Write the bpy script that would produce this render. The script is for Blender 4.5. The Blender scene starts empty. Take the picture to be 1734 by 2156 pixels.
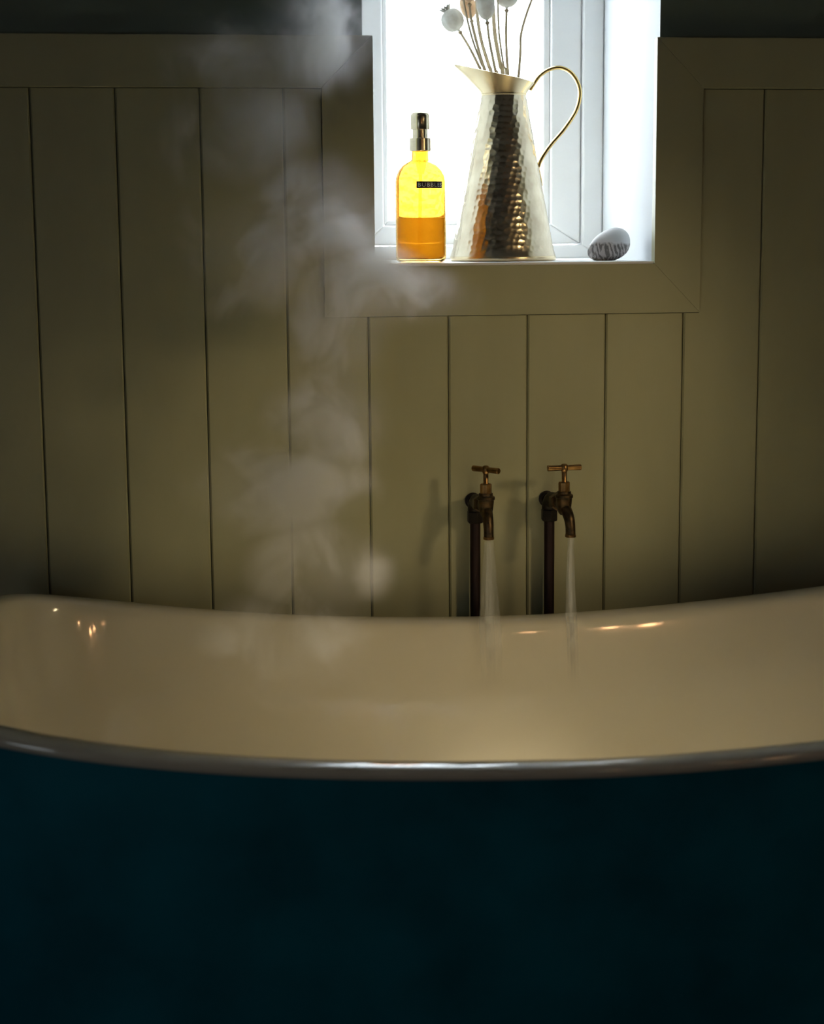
import bpy, bmesh, math, random
import numpy as np
from mathutils import Vector, Matrix

random.seed(7)
rng = np.random.default_rng(5)
S = bpy.context.scene
COL = S.collection
PI = math.pi

# ------------------------------------------------------------------ camera
cam_d = bpy.data.cameras.new('camera')
cam = bpy.data.objects.new('camera', cam_d)
COL.objects.link(cam)
cam_d.sensor_fit = 'VERTICAL'
cam_d.sensor_height = 36.0
cam_d.sensor_width = 36.0 * 1734 / 2156
cam_d.lens = 3645.9 / 2156 * 36.0
cam_d.clip_start = 0.02
_p, _y, _r = math.radians(9.01), math.radians(6.96), math.radians(-0.46)
_f = Vector((math.sin(_y) * math.cos(_p), math.cos(_y) * math.cos(_p), -math.sin(_p)))
_rt = Vector((math.cos(_y), -math.sin(_y), 0))
_u = _rt.cross(_f)
_r2 = _rt * math.cos(_r) + _u * math.sin(_r)
_u2 = -_rt * math.sin(_r) + _u * math.cos(_r)
M = Matrix.Identity(4)
for i in range(3):
    M[i][0], M[i][1], M[i][2] = _r2[i], _u2[i], -_f[i]
M.translation = Vector((-0.386, -2.677, 1.15))
cam.matrix_world = M
cam_d.dof.use_dof = True
cam_d.dof.focus_distance = 2.78
cam_d.dof.aperture_fstop = 4.2
S.camera = cam
S.cycles.volume_bounces = 3
S.cycles.max_bounces = 12
S.cycles.diffuse_bounces = 5
S.cycles.use_adaptive_sampling = True
S.cycles.adaptive_threshold = 0.035
S.cycles.volume_step_rate = 1.5

# ------------------------------------------------------------------ world, lights, exposure
S.view_settings.view_transform = 'Standard'
S.view_settings.look = 'None'
S.view_settings.gamma = 1.0
S.view_settings.use_curve_mapping = False
S.view_settings.exposure = 0.0

W = bpy.data.worlds.new('overcast')
S.world = W
W.use_nodes = True
wn, wl = W.node_tree.nodes, W.node_tree.links
bg = wn['Background']
tc = wn.new('ShaderNodeTexCoord')
sp = wn.new('ShaderNodeSeparateXYZ')
mr = wn.new('ShaderNodeMapRange')
mr.inputs['From Min'].default_value = -0.02
mr.inputs['From Max'].default_value = 0.04
rampmix = wn.new('ShaderNodeMix')
rampmix.data_type = 'RGBA'
rampmix.inputs['A'].default_value = (0.16, 0.17, 0.15, 1)      # ground below the horizon
rampmix.inputs['B'].default_value = (0.86, 0.95, 1.03, 1)      # white overcast sky
wl.new(tc.outputs['Generated'], sp.inputs[0])
wl.new(sp.outputs['Z'], mr.inputs['Value'])
wl.new(mr.outputs[0], rampmix.inputs['Factor'])
wl.new(rampmix.outputs['Result'], bg.inputs['Color'])
bg.inputs['Strength'].default_value = 24.0


def area(name, loc, target, sx, sy, power, color):
    d = bpy.data.lights.new(name, 'AREA')
    d.shape = 'RECTANGLE'
    d.size, d.size_y = sx, sy
    d.energy = power
    d.color = color
    o = bpy.data.objects.new(name, d)
    COL.objects.link(o)
    o.location = loc
    o.rotation_euler = (Vector(target) - Vector(loc)).to_track_quat('-Z', 'Y').to_euler()
    return o


def bulb(name, loc, r, power, color):
    d = bpy.data.lights.new(name, 'POINT')
    d.energy = power
    d.color = color
    d.shadow_soft_size = r
    o = bpy.data.objects.new(name, d)
    COL.objects.link(o)
    o.location = loc
    return o


# added cool fill light, out of view low against the left wall
area('cool_fill', (-1.56, -2.55, 0.80), (0.3, -0.8, 0.3), 0.7, 0.7, 2.6, (0.80, 0.92, 1.0))
# recessed ceiling downlights over the bath
def downlight(name, loc, target, deg, power, color, r=0.02):
    d = bpy.data.lights.new(name, 'SPOT')
    d.energy = power
    d.color = color
    d.spot_size = math.radians(deg)
    d.spot_blend = 0.7
    d.shadow_soft_size = r
    o = bpy.data.objects.new(name, d)
    COL.objects.link(o)
    o.location = loc
    o.rotation_euler = (Vector(target) - Vector(loc)).to_track_quat('-Z', 'Y').to_euler()
    return o


for _x, _w in ((-0.42, 20.0), (0.05, 300.0), (0.52, 45.0)):
    downlight('downlight', (_x, -0.50, 2.385), (_x * 0.85 + 0.02, -0.50, 0.2), 22, _w, (1.0, 0.86, 0.60))
# wall lamp on the right, beaming across the bath at the taps
downlight('wall_lamp', (1.25, -1.62, 1.45), (-0.02, 0.0, 0.84), 27, 28.0, (1.0, 0.76, 0.42), 0.11)
# a row of small warm bulbs over the mirror behind the camera
for _x, _z, _w, _rr in ((0.34, 1.315, 0.25, 0.013), (0.54, 1.29, 0.55, 0.014), (0.645, 1.275, 0.95, 0.020), (1.02, 1.40, 0.75, 0.016)):
    bulb('mirror_bulb', (_x, -2.9, _z), _rr, _w, (1.0, 0.50, 0.22))


# ------------------------------------------------------------------ helpers
def link(name, me, mats, parent=None, smooth=False):
    o = bpy.data.objects.new(name, me)
    COL.objects.link(o)
    if not isinstance(mats, (list, tuple)):
        mats = [mats]
    if not me.materials:
        for m in mats:
            me.materials.append(m)
    if parent is not None:
        o.parent = parent
    if smooth:
        me.shade_smooth()
    return o


def from_bm(name, bm, mats, parent=None, smooth=False):
    me = bpy.data.meshes.new(name)
    bmesh.ops.recalc_face_normals(bm, faces=bm.faces)
    bm.to_mesh(me)
    bm.free()
    return link(name, me, mats, parent, smooth)


def empty(name, loc):
    o = bpy.data.objects.new(name, None)
    COL.objects.link(o)
    o.location = loc
    o.empty_display_size = 0.05
    return o


def tag(o, label, cat, group=None):
    o['label'] = label
    o['category'] = cat
    if group:
        o['group'] = group
    return o


def structure(o):
    o['kind'] = 'structure'
    return o


def smooth_angle(o, deg=35):
    me = o.data
    me.shade_smooth()
    me.set_sharp_from_angle(angle=math.radians(deg))


def box_bm(bm, x0, x1, y0, y1, z0, z1):
    v = [bm.verts.new((x, y, z)) for z in (z0, z1) for y in (y0, y1) for x in (x0, x1)]
    for f in ((0, 2, 3, 1), (4, 5, 7, 6), (0, 1, 5, 4), (2, 6, 7, 3), (0, 4, 6, 2), (1, 3, 7, 5)):
        bm.faces.new([v[i] for i in f])


def prism(name, poly, y0, y1, mat, parent=None, bevel=0.0):
    """polygon in XZ (list of (x,z)) extruded from y0 (front) to y1 (back)"""
    bm = bmesh.new()
    a = [bm.verts.new((x, y0, z)) for x, z in poly]
    b = [bm.verts.new((x, y1, z)) for x, z in poly]
    bm.faces.new(a)
    bm.faces.new(b[::-1])
    n = len(poly)
    for i in range(n):
        bm.faces.new((a[i], b[i], b[(i + 1) % n], a[(i + 1) % n]))
    o = from_bm(name, bm, mat, parent)
    if bevel:
        md = o.modifiers.new('bevel', 'BEVEL')
        md.width = bevel
        md.segments = 2
        md.limit_method = 'ANGLE'
    return o


def lathe(name, prof, mat, parent=None, seg=48, axis_loc=(0, 0, 0), cap=True, sharp=40, rot=None):
    """prof: list of (r,z); revolved about local Z"""
    bm = bmesh.new()
    rings = []
    for r, z in prof:
        if r < 1e-6:
            rings.append([bm.verts.new((0, 0, z))])
        else:
            rings.append([bm.verts.new((r * math.cos(2 * PI * k / seg), r * math.sin(2 * PI * k / seg), z)) for k in range(seg)])
    for A, B in zip(rings, rings[1:]):
        for k in range(seg):
            k2 = (k + 1) % seg
            if len(A) == 1 and len(B) == 1:
                continue
            if len(A) == 1:
                bm.faces.new((A[0], B[k], B[k2]))
            elif len(B) == 1:
                bm.faces.new((A[k], B[0], A[k2]))
            else:
                bm.faces.new((A[k], B[k], B[k2], A[k2]))
    if cap:
        for R_ in (rings[0], rings[-1]):
            if len(R_) > 1:
                bm.faces.new(R_)
    o = from_bm(name, bm, mat, parent)
    o.location = axis_loc
    if rot:
        o.rotation_euler = rot
    smooth_angle(o, sharp)
    return o


def catmull(pts, n=8):
    P = [Vector(p) for p in pts]
    out = []
    for i in range(len(P) - 1):
        p0 = P[i - 1] if i > 0 else P[i] * 2 - P[i + 1]
        p1, p2 = P[i], P[i + 1]
        p3 = P[i + 2] if i + 2 < len(P) else P[i + 1] * 2 - P[i]
        for k in range(n):
            t = k / n
            out.append(0.5 * ((2 * p1) + (p2 - p0) * t + (2 * p0 - 5 * p1 + 4 * p2 - p3) * t * t + (3 * p1 - p0 - 3 * p2 + p3) * t ** 3))
    out.append(P[-1])
    return out


def tube_bm(bm, pts, radii, seg=10, flat=(1, 1), up=Vector((0, 1, 0))):
    n = len(pts)
    if not isinstance(radii, (list, tuple)):
        radii = [radii] * n
    rings = []
    prev = up
    for i, p in enumerate(pts):
        t = (pts[min(i + 1, n - 1)] - pts[max(i - 1, 0)]).normalized()
        b = prev - t * prev.dot(t)
        if b.length < 1e-5:
            b = t.orthogonal()
        b.normalize()
        prev = b
        c = t.cross(b)
        rings.append([bm.verts.new(p + (b * math.cos(a) * flat[0] + c * math.sin(a) * flat[1]) * radii[i])
                      for a in [2 * PI * k / seg for k in range(seg)]])
    for A, B in zip(rings, rings[1:]):
        for k in range(seg):
            bm.faces.new((A[k], B[k], B[(k + 1) % seg], A[(k + 1) % seg]))
    bm.faces.new(rings[0][::-1])
    bm.faces.new(rings[-1])


def tube(name, pts, radii, mat, parent=None, seg=10, flat=(1, 1), up=Vector((0, 1, 0)), sharp=40):
    bm = bmesh.new()
    tube_bm(bm, [Vector(p) for p in pts], radii, seg, flat, up)
    o = from_bm(name, bm, mat, parent)
    smooth_angle(o, sharp)
    return o


def interp(xs, ys, x):
    return float(np.interp(x, xs, ys))


# ------------------------------------------------------------------ materials
def mat_new(name):
    m = bpy.data.materials.new(name)
    m.use_nodes = True
    nt = m.node_tree
    b = nt.nodes['Principled BSDF']
    return m, nt, b


def pbr(name, col, rough=0.5, metal=0.0, var=0.0, vscale=20.0, bump=0.0, bscale=200.0, coat=0.0, var_col=None, spec=0.5, stretch=None, obj=True):
    m, nt, b = mat_new(name)
    b.inputs['Roughness'].default_value = rough
    b.inputs['Metallic'].default_value = metal
    b.inputs['Specular IOR Level'].default_value = spec
    b.inputs['Coat Weight'].default_value = coat
    b.inputs['Coat Roughness'].default_value = 0.08
    b.inputs['Base Color'].default_value = (*col, 1)
    tcn = nt.nodes.new('ShaderNodeTexCoord')
    mp = nt.nodes.new('ShaderNodeMapping')
    if stretch:
        mp.inputs['Scale'].default_value = stretch
    geo = nt.nodes.new('ShaderNodeNewGeometry')
    nt.links.new(tcn.outputs['Object'] if obj else geo.outputs['Position'], mp.inputs['Vector'])
    if var > 0:
        nz = nt.nodes.new('ShaderNodeTexNoise')
        nz.inputs['Scale'].default_value = vscale
        nz.inputs['Detail'].default_value = 5
        nt.links.new(mp.outputs[0], nz.inputs['Vector'])
        mx = nt.nodes.new('ShaderNodeMix')
        mx.data_type = 'RGBA'
        c2 = var_col if var_col else tuple(c * (1 - var) for c in col)
        mx.inputs['A'].default_value = (*col, 1)
        mx.inputs['B'].default_value = (*c2, 1)
        rm = nt.nodes.new('ShaderNodeMapRange')
        rm.inputs['From Min'].default_value = 0.35
        rm.inputs['From Max'].default_value = 0.68
        nt.links.new(nz.outputs['Fac'], rm.inputs['Value'])
        nt.links.new(rm.outputs[0], mx.inputs['Factor'])
        nt.links.new(mx.outputs['Result'], b.inputs['Base Color'])
    if bump > 0:
        n2 = nt.nodes.new('ShaderNodeTexNoise')
        n2.inputs['Scale'].default_value = bscale
        n2.inputs['Detail'].default_value = 3
        nt.links.new(mp.outputs[0], n2.inputs['Vector'])
        bp = nt.nodes.new('ShaderNodeBump')
        bp.inputs['Strength'].default_value = bump
        bp.inputs['Distance'].default_value = 0.001
        nt.links.new(n2.outputs['Fac'], bp.inputs['Height'])
        nt.links.new(bp.outputs[0], b.inputs['Normal'])
    return m


def glass_mat(name, col, ior=1.45, rough=0.0):
    m, nt, b = mat_new(name)
    b.inputs['Base Color'].default_value = (*col, 1)
    b.inputs['Transmission Weight'].default_value = 1.0
    b.inputs['Roughness'].default_value = rough
    b.inputs['IOR'].default_value = ior
    return m


PAINT = pbr('olive_panel_paint', (0.41, 0.408, 0.262), 0.45, var=0.10, vscale=9, bump=0.10, bscale=350, stretch=(1, 1, 0.25), obj=False)
WALLPAINT = pbr('upper_wall_paint', (0.20, 0.26, 0.22), 0.75, var=0.08, vscale=6, bump=0.15, bscale=300, obj=False)
GAP = pbr('groove_backing_paint', (0.16, 0.15, 0.10), 0.8)
WHITE = pbr('white_gloss_paint', (0.91, 0.92, 0.93), 0.30, var=0.03, vscale=8, obj=False)
PLASTER = pbr('white_plaster', (0.66, 0.69, 0.71), 0.65, var=0.04, vscale=7, bump=0.12, bscale=150, obj=False)
ROOMWALL = pbr('room_wall_paint', (0.17, 0.20, 0.20), 0.7, var=0.08, vscale=4)
CEIL = pbr('ceiling_paint', (0.34, 0.37, 0.40), 0.8, var=0.04, vscale=3)
FLOOR = pbr('dark_floorboards', (0.10, 0.075, 0.05), 0.5, var=0.5, vscale=6, stretch=(1, 12, 1))
ENAMEL = pbr('cream_enamel', (0.74, 0.69, 0.56), 0.14, var=0.03, vscale=5, coat=1.0)
ENAMEL.node_tree.nodes['Principled BSDF'].inputs['Coat IOR'].default_value = 1.62
ENAMEL.node_tree.nodes['Principled BSDF'].inputs['Coat Roughness'].default_value = 0.05
NAVY = pbr('navy_tub_paint', (0.004, 0.20, 0.28), 0.55, var=0.35, vscale=7, bump=0.05, bscale=120, spec=0.25)
BRASS = pbr('aged_brass', (0.45, 0.27, 0.10), 0.33, 1.0, var=0.5, vscale=90, var_col=(0.20, 0.115, 0.05), bump=0.12, bscale=300)
BRASS_D = pbr('tarnished_brass', (0.16, 0.105, 0.055), 0.42, 1.0, var=0.5, vscale=120, var_col=(0.05, 0.042, 0.03), bump=0.2, bscale=260)
IRON = pbr('blackened_fitting', (0.030, 0.024, 0.020), 0.5, 0.7, var=0.4, vscale=100, bump=0.2, bscale=240)
COPPER = pbr('dull_copper_pipe', (0.060, 0.034, 0.034), 0.45, 0.8, var=0.5, vscale=40, var_col=(0.026, 0.018, 0.020), stretch=(1, 1, 0.2))
JUG = pbr('hammered_brass', (0.74, 0.66, 0.49), 0.24, 1.0, var=0.35, vscale=35, var_col=(0.58, 0.49, 0.35))
JUG_S = pbr('smooth_pale_brass', (0.82, 0.71, 0.46), 0.26, 1.0, var=0.25, vscale=25, var_col=(0.66, 0.53, 0.33))
JUG_H = pbr('polished_brass_handle', (0.72, 0.52, 0.20), 0.20, 1.0, var=0.15, vscale=30)
PUMP = pbr('brushed_brass_pump', (0.72, 0.64, 0.46), 0.22, 1.0, var=0.1, vscale=30, stretch=(1, 1, 8))
LABEL = pbr('black_label_tape', (0.010, 0.014, 0.016), 0.35)
LETTER = pbr('white_embossed_letters', (0.62, 0.68, 0.68), 0.6)
PLASTIC = glass_mat('clear_dip_tube', (0.80, 0.62, 0.40), 1.05)
AMBER = glass_mat('amber_glass', (0.70, 0.42, 0.11), 1.12)
SOAP = glass_mat('amber_bubble_bath', (1.0, 0.97, 0.74), 1.03)
_nt = SOAP.node_tree                      # slightly cloudy: part of the light scatters through
_tr = _nt.nodes.new('ShaderNodeBsdfTranslucent')
_tr.inputs['Color'].default_value = (1.0, 0.92, 0.30, 1)
_ms = _nt.nodes.new('ShaderNodeMixShader')
_ms.inputs[0].default_value = 0.6
_nt.links.new(_nt.nodes['Principled BSDF'].outputs[0], _ms.inputs[1])
_nt.links.new(_tr.outputs[0], _ms.inputs[2])
_nt.links.new(_ms.outputs[0], _nt.nodes['Material Output'].inputs['Surface'])


def dry_mat(name, c1, c2, trans=0.38):
    m, nt, b = mat_new(name)
    out = nt.nodes['Material Output']
    nz = nt.nodes.new('ShaderNodeTexNoise')
    nz.inputs['Scale'].default_value = 45
    nz.inputs['Detail'].default_value = 5
    tcn = nt.nodes.new('ShaderNodeTexCoord')
    nt.links.new(tcn.outputs['Object'], nz.inputs['Vector'])
    mx = nt.nodes.new('ShaderNodeMix')
    mx.data_type = 'RGBA'
    mx.inputs['A'].default_value = (*c1, 1)
    mx.inputs['B'].default_value = (*c2, 1)
    rm = nt.nodes.new('ShaderNodeMapRange')
    rm.inputs['From Min'].default_value = 0.4
    rm.inputs['From Max'].default_value = 0.65
    nt.links.new(nz.outputs['Fac'], rm.inputs['Value'])
    nt.links.new(rm.outputs[0], mx.inputs['Factor'])
    nt.links.new(mx.outputs['Result'], b.inputs['Base Color'])
    b.inputs['Roughness'].default_value = 0.7
    tr = nt.nodes.new('ShaderNodeBsdfTranslucent')
    nt.links.new(mx.outputs['Result'], tr.inputs['Color'])
    ms = nt.nodes.new('ShaderNodeMixShader')
    ms.inputs[0].default_value = trans
    nt.links.new(b.outputs[0], ms.inputs[1])
    nt.links.new(tr.outputs[0], ms.inputs[2])
    nt.links.new(ms.outputs[0], out.inputs['Surface'])
    return m


POD = dry_mat('dried_pod', (0.74, 0.74, 0.70), (0.56, 0.53, 0.48))
POD_T = dry_mat('tan_dried_pod', (0.72, 0.58, 0.42), (0.50, 0.36, 0.24))
STEM = dry_mat('dried_stem', (0.62, 0.56, 0.43), (0.52, 0.45, 0.33), 0.35)


def pane_mat():
    m, nt, b = mat_new('obscured_glass')
    out = nt.nodes['Material Output']
    nt.nodes.remove(b)
    geo = nt.nodes.new('ShaderNodeNewGeometry')
    vo = nt.nodes.new('ShaderNodeTexVoronoi')
    vo.feature = 'SMOOTH_F1'
    vo.inputs['Scale'].default_value = 75
    vo.inputs['Smoothness'].default_value = 0.4
    nzz = nt.nodes.new('ShaderNodeTexNoise')
    nzz.inputs['Scale'].default_value = 40
    add = nt.nodes.new('ShaderNodeMath')
    add.operation = 'ADD'
    bp = nt.nodes.new('ShaderNodeBump')
    bp.inputs['Strength'].default_value = 1.0
    bp.inputs['Distance'].default_value = 0.006
    nt.links.new(geo.outputs['Position'], vo.inputs['Vector'])
    nt.links.new(geo.outputs['Position'], nzz.inputs['Vector'])
    nt.links.new(vo.outputs['Distance'], add.inputs[0])
    nt.links.new(nzz.outputs['Fac'], add.inputs[1])
    nt.links.new(add.outputs[0], bp.inputs['Height'])
    rf = nt.nodes.new('ShaderNodeBsdfRefraction')
    rf.inputs['IOR'].default_value = 1.45
    rf.inputs['Roughness'].default_value = 0.12
    nt.links.new(bp.outputs[0], rf.inputs['Normal'])
    tl = nt.nodes.new('ShaderNodeBsdfTranslucent')
    tl.inputs['Color'].default_value = (0.9, 0.93, 0.94, 1)
    nt.links.new(bp.outputs[0], tl.inputs['Normal'])
    tp = nt.nodes.new('ShaderNodeBsdfTransparent')
    m1 = nt.nodes.new('ShaderNodeMixShader')
    m1.inputs[0].default_value = 0.25
    nt.links.new(rf.outputs[0], m1.inputs[1])
    nt.links.new(tl.outputs[0], m1.inputs[2])
    m2 = nt.nodes.new('ShaderNodeMixShader')
    m2.inputs[0].default_value = 0.3
    nt.links.new(m1.outputs[0], m2.inputs[1])
    nt.links.new(tp.outputs[0], m2.inputs[2])
    nt.links.new(m2.outputs[0], out.inputs['Surface'])
    return m


PANE = pane_mat()


def water_mat(name, opac):
    m, nt, b = mat_new(name)
    out = nt.nodes['Material Output']
    b.inputs['Base Color'].default_value = (0.82, 0.85, 0.86, 1)
    b.inputs['Roughness'].default_value = 0.35
    tp = nt.nodes.new('ShaderNodeBsdfTransparent')
    tcn = nt.nodes.new('ShaderNodeTexCoord')
    mp = nt.nodes.new('ShaderNodeMapping')
    mp.inputs['Scale'].default_value = (260, 260, 9)
    nz = nt.nodes.new('ShaderNodeTexNoise')
    nz.inputs['Scale'].default_value = 1.0
    nz.inputs['Detail'].default_value = 3
    nt.links.new(tcn.outputs['Object'], mp.inputs[0])
    nt.links.new(mp.outputs[0], nz.inputs['Vector'])
    rm = nt.nodes.new('ShaderNodeMapRange')
    rm.inputs['From Min'].default_value = 0.3
    rm.inputs['From Max'].default_value = 0.75
    rm.inputs['To Min'].default_value = opac * 0.25
    rm.inputs['To Max'].default_value = opac
    nt.links.new(nz.outputs['Fac'], rm.inputs['Value'])
    ms = nt.nodes.new('ShaderNodeMixShader')
    # the sheet thins out and breaks up as it runs down the enamel
    sz = nt.nodes.new('ShaderNodeSeparateXYZ')
    nt.links.new(tcn.outputs['Object'], sz.inputs[0])
    fd = nt.nodes.new('ShaderNodeMapRange')
    fd.interpolation_type = 'SMOOTHSTEP'
    fd.inputs['From Min'].default_value = -0.23
    fd.inputs['From Max'].default_value = -0.12
    nt.links.new(sz.outputs['Z'], fd.inputs['Value'])
    fm = nt.nodes.new('ShaderNodeMath')
    fm.operation = 'MULTIPLY'
    nt.links.new(rm.outputs[0], fm.inputs[0])
    nt.links.new(fd.outputs[0], fm.inputs[1])
    nt.links.new(fm.outputs[0], ms.inputs[0])
    nt.links.new(tp.outputs[0], ms.inputs[1])
    nt.links.new(b.outputs[0], ms.inputs[2])
    nt.links.new(ms.outputs[0], out.inputs['Surface'])
    return m


def stone_mat():
    m, nt, b = mat_new('banded_pebble')
    tcn = nt.nodes.new('ShaderNodeTexCoord')
    mp = nt.nodes.new('ShaderNodeMapping')
    mp.inputs['Rotation'].default_value = (0, math.radians(35), 0)
    mp.inputs['Scale'].default_value = (1.0, 1.0, 0.35)
    wv = nt.nodes.new('ShaderNodeTexWave')
    wv.wave_type = 'BANDS'
    wv.bands_direction = 'X'
    wv.inputs['Scale'].default_value = 52
    wv.inputs['Distortion'].default_value = 11
    wv.inputs['Detail'].default_value = 3
    wv.inputs['Detail Scale'].default_value = 1.6
    nz = nt.nodes.new('ShaderNodeTexNoise')
    nz.inputs['Scale'].default_value = 60
    nt.links.new(tcn.outputs['Object'], mp.inputs[0])
    nt.links.new(mp.outputs[0], wv.inputs['Vector'])
    nt.links.new(tcn.outputs['Object'], nz.inputs['Vector'])
    cr = nt.nodes.new('ShaderNodeValToRGB')
    cr.color_ramp.elements[0].position = 0.25
    cr.color_ramp.elements[0].color = (0.16, 0.15, 0.145, 1)
    cr.color_ramp.elements[1].position = 0.65
    cr.color_ramp.elements[1].color = (0.50, 0.47, 0.46, 1)
    nt.links.new(wv.outputs['Fac'], cr.inputs[0])
    # the stone's pale, unbanded upper crust
    sx = nt.nodes.new('ShaderNodeSeparateXYZ')
    nt.links.new(tcn.outputs['Object'], sx.inputs[0])
    ad = nt.nodes.new('ShaderNodeMath')
    ad.operation = 'MULTIPLY_ADD'
    ad.inputs[1].default_value = 0.012
    nt.links.new(nz.outputs['Fac'], ad.inputs[0])
    nt.links.new(sx.outputs['Z'], ad.inputs[2])
    rm = nt.nodes.new('ShaderNodeMapRange')
    rm.inputs['From Min'].default_value = 0.008
    rm.inputs['From Max'].default_value = 0.013
    nt.links.new(ad.outputs[0], rm.inputs['Value'])
    mx = nt.nodes.new('ShaderNodeMix')
    mx.data_type = 'RGBA'
    nt.links.new(rm.outputs[0], mx.inputs['Factor'])
    nt.links.new(cr.outputs[0], mx.inputs['A'])
    mx.inputs['B'].default_value = (0.70, 0.70, 0.71, 1)
    nt.links.new(mx.outputs['Result'], b.inputs['Base Color'])
    b.inputs['Roughness'].default_value = 0.6
    return m


# ------------------------------------------------------------------ room shell
# window wall: opening X -0.128..0.334, Z 1.085..2.22
XL, XR, ZB, ZT = -0.128, 0.334, 1.085, 2.22
Y0, Y1 = 0.012, 0.56
bm = bmesh.new()
xs = [-1.6, XL, XR, 1.6]
zs = [0.0, ZB, ZT, 2.4]
grid = {}
for yi, y in enumerate((Y0, Y1)):
    for i, x in enumerate(xs):
        for k, z in enumerate(zs):
            grid[(i, yi, k)] = bm.verts.new((x, y, z))
holes = ((1, 1),)
for yi in (0, 1):
    for i in range(3):
        for k in range(3):
            if (i, k) not in holes:
                bm.faces.new([grid[(i, yi, k)], grid[(i + 1, yi, k)], grid[(i + 1, yi, k + 1)], grid[(i, yi, k + 1)]])
rev = []


def wall_strip(p_, q_):
    return bm.faces.new([grid[(p_[0], 0, p_[1])], grid[(q_[0], 0, q_[1])], grid[(q_[0], 1, q_[1])], grid[(p_[0], 1, p_[1])]])


for i, k in holes:
    cs = ((i, k), (i, k + 1), (i + 1, k + 1), (i + 1, k))
    for j in range(4):
        rev.append(wall_strip(cs[j], cs[(j + 1) % 4]))
for k in range(3):
    wall_strip((0, k), (0, k + 1))
    wall_strip((3, k), (3, k + 1))
for i in range(3):
    wall_strip((i, 0), (i + 1, 0))
    wall_strip((i, 3), (i + 1, 3))
bmesh.ops.recalc_face_normals(bm, faces=bm.faces)
for f in rev:
    f.material_index = 1
wall_back = structure(from_bm('wall_back', bm, [WALLPAINT, PLASTER]))

# tongue-and-groove boards, one object each
CASE_L, CASE_R, CASE_B = -0.192, 0.399, 1.030
RAIL_B, RAIL_T = 1.374, 1.4505
IN_L, IN_R, IN_B = -0.114, 0.325, 1.1065


def board(poly, x0, x1):
    """poly in XZ, grooved along the long edges x0 and x1"""
    bm = bmesh.new()
    e = 0.0007
    ch = 0.0024

    def cx(x, d):
        if abs(x - x0) < 1e-6:
            return x + d
        if abs(x - x1) < 1e-6:
            return x - d
        return x
    rings = []
    for y, d in ((0.0, e + ch), (0.0028, e), (0.0105, e)):
        rings.append([bm.verts.new((cx(x, d), y, z)) for x, z in poly])
    bm.faces.new(rings[0])
    bm.faces.new(rings[-1][::-1])
    n = len(poly)
    for A, B in zip(rings, rings[1:]):
        for i in range(n):
            bm.faces.new((A[i], B[i], B[(i + 1) % n], A[(i + 1) % n]))
    return from_bm('board', bm, PAINT, wall_back)


PW = 0.125
top = RAIL_B - 0.0012
cut = CASE_B - 0.0010
for i in range(-12, 12):
    x0, x1 = i * PW, (i + 1) * PW
    tops = [(x0, cut if CASE_L < x0 < CASE_R else top)]
    cl, cr = CASE_L - 0.0008, CASE_R + 0.0008
    if x0 < cl < x1:
        tops += [(cl, top), (cl, cut)]
    elif x0 < cr < x1:
        tops += [(cr, cut), (cr, top)]
    tops.append((x1, cut if CASE_L < x1 < CASE_R else top))
    board([(x0, 0.02), (x1, 0.02)] + tops[::-1], x0, x1)

# flat casing round the window and the rail that caps the panelling, mitred
YC0, YC1 = -0.008, 0.0115
g = 0.00012
def rail(n, xa, xb, ma, mb):
    """length of capping rail; ma/mb: mitred ends meeting a casing"""
    p = [(xa, RAIL_B), (xb, RAIL_B), (xb + (IN_L - CASE_L if mb else 0), RAIL_T), (xa - (CASE_R - IN_R if ma else 0), RAIL_T)]
    structure(prism('trim_%d' % n, p, YC0, YC1, PAINT, bevel=0.0012))


rail(1, -1.59, CASE_L - g, False, True)
rail(5, CASE_R + g, 1.59, True, False)
structure(prism('trim_2', [(CASE_L, CASE_B), (IN_L, IN_B), (IN_L, RAIL_T - g), (CASE_L, RAIL_B - g)], YC0, YC1, PAINT, bevel=0.0004))
structure(prism('trim_3', [(CASE_L + g, CASE_B), (CASE_R - g, CASE_B), (IN_R - g, IN_B), (IN_L + g, IN_B)], YC0, YC1, PAINT, bevel=0.0004))
structure(prism('trim_4', [(CASE_R, CASE_B), (CASE_R, RAIL_B - g), (IN_R, RAIL_T - g), (IN_R, IN_B)], YC0, YC1, PAINT, bevel=0.0004))


def slab(name, x0, x1, y0, y1, z0, z1, mat):
    bm = bmesh.new()
    box_bm(bm, x0, x1, y0, y1, z0, z1)
    return structure(from_bm(name, bm, mat))


slab('floor', -1.7, 1.7, -3.4, 0.56, -0.1, 0.0, FLOOR)
slab('ceiling', -1.7, 1.7, -3.4, 0.56, 2.4, 2.5, CEIL)
slab('wall_left', -1.7, -1.6, -3.3, 0.56, 0.0, 2.4, ROOMWALL)
slab('wall_right', 1.6, 1.7, -3.3, 0.56, 0.0, 2.4, ROOMWALL)
slab('wall_front', -1.7, 1.7, -3.4, -3.3, 0.0, 2.4, ROOMWALL)

# ------------------------------------------------------------------ window
win = structure(empty('window_1', (0.1, 0.42, 1.11)))


def wpart(name, o):
    o.parent = win
    o.matrix_parent_inverse = Matrix.Translation((-0.1, -0.42, -1.11))
    return o


SILL = 1.1105
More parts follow.
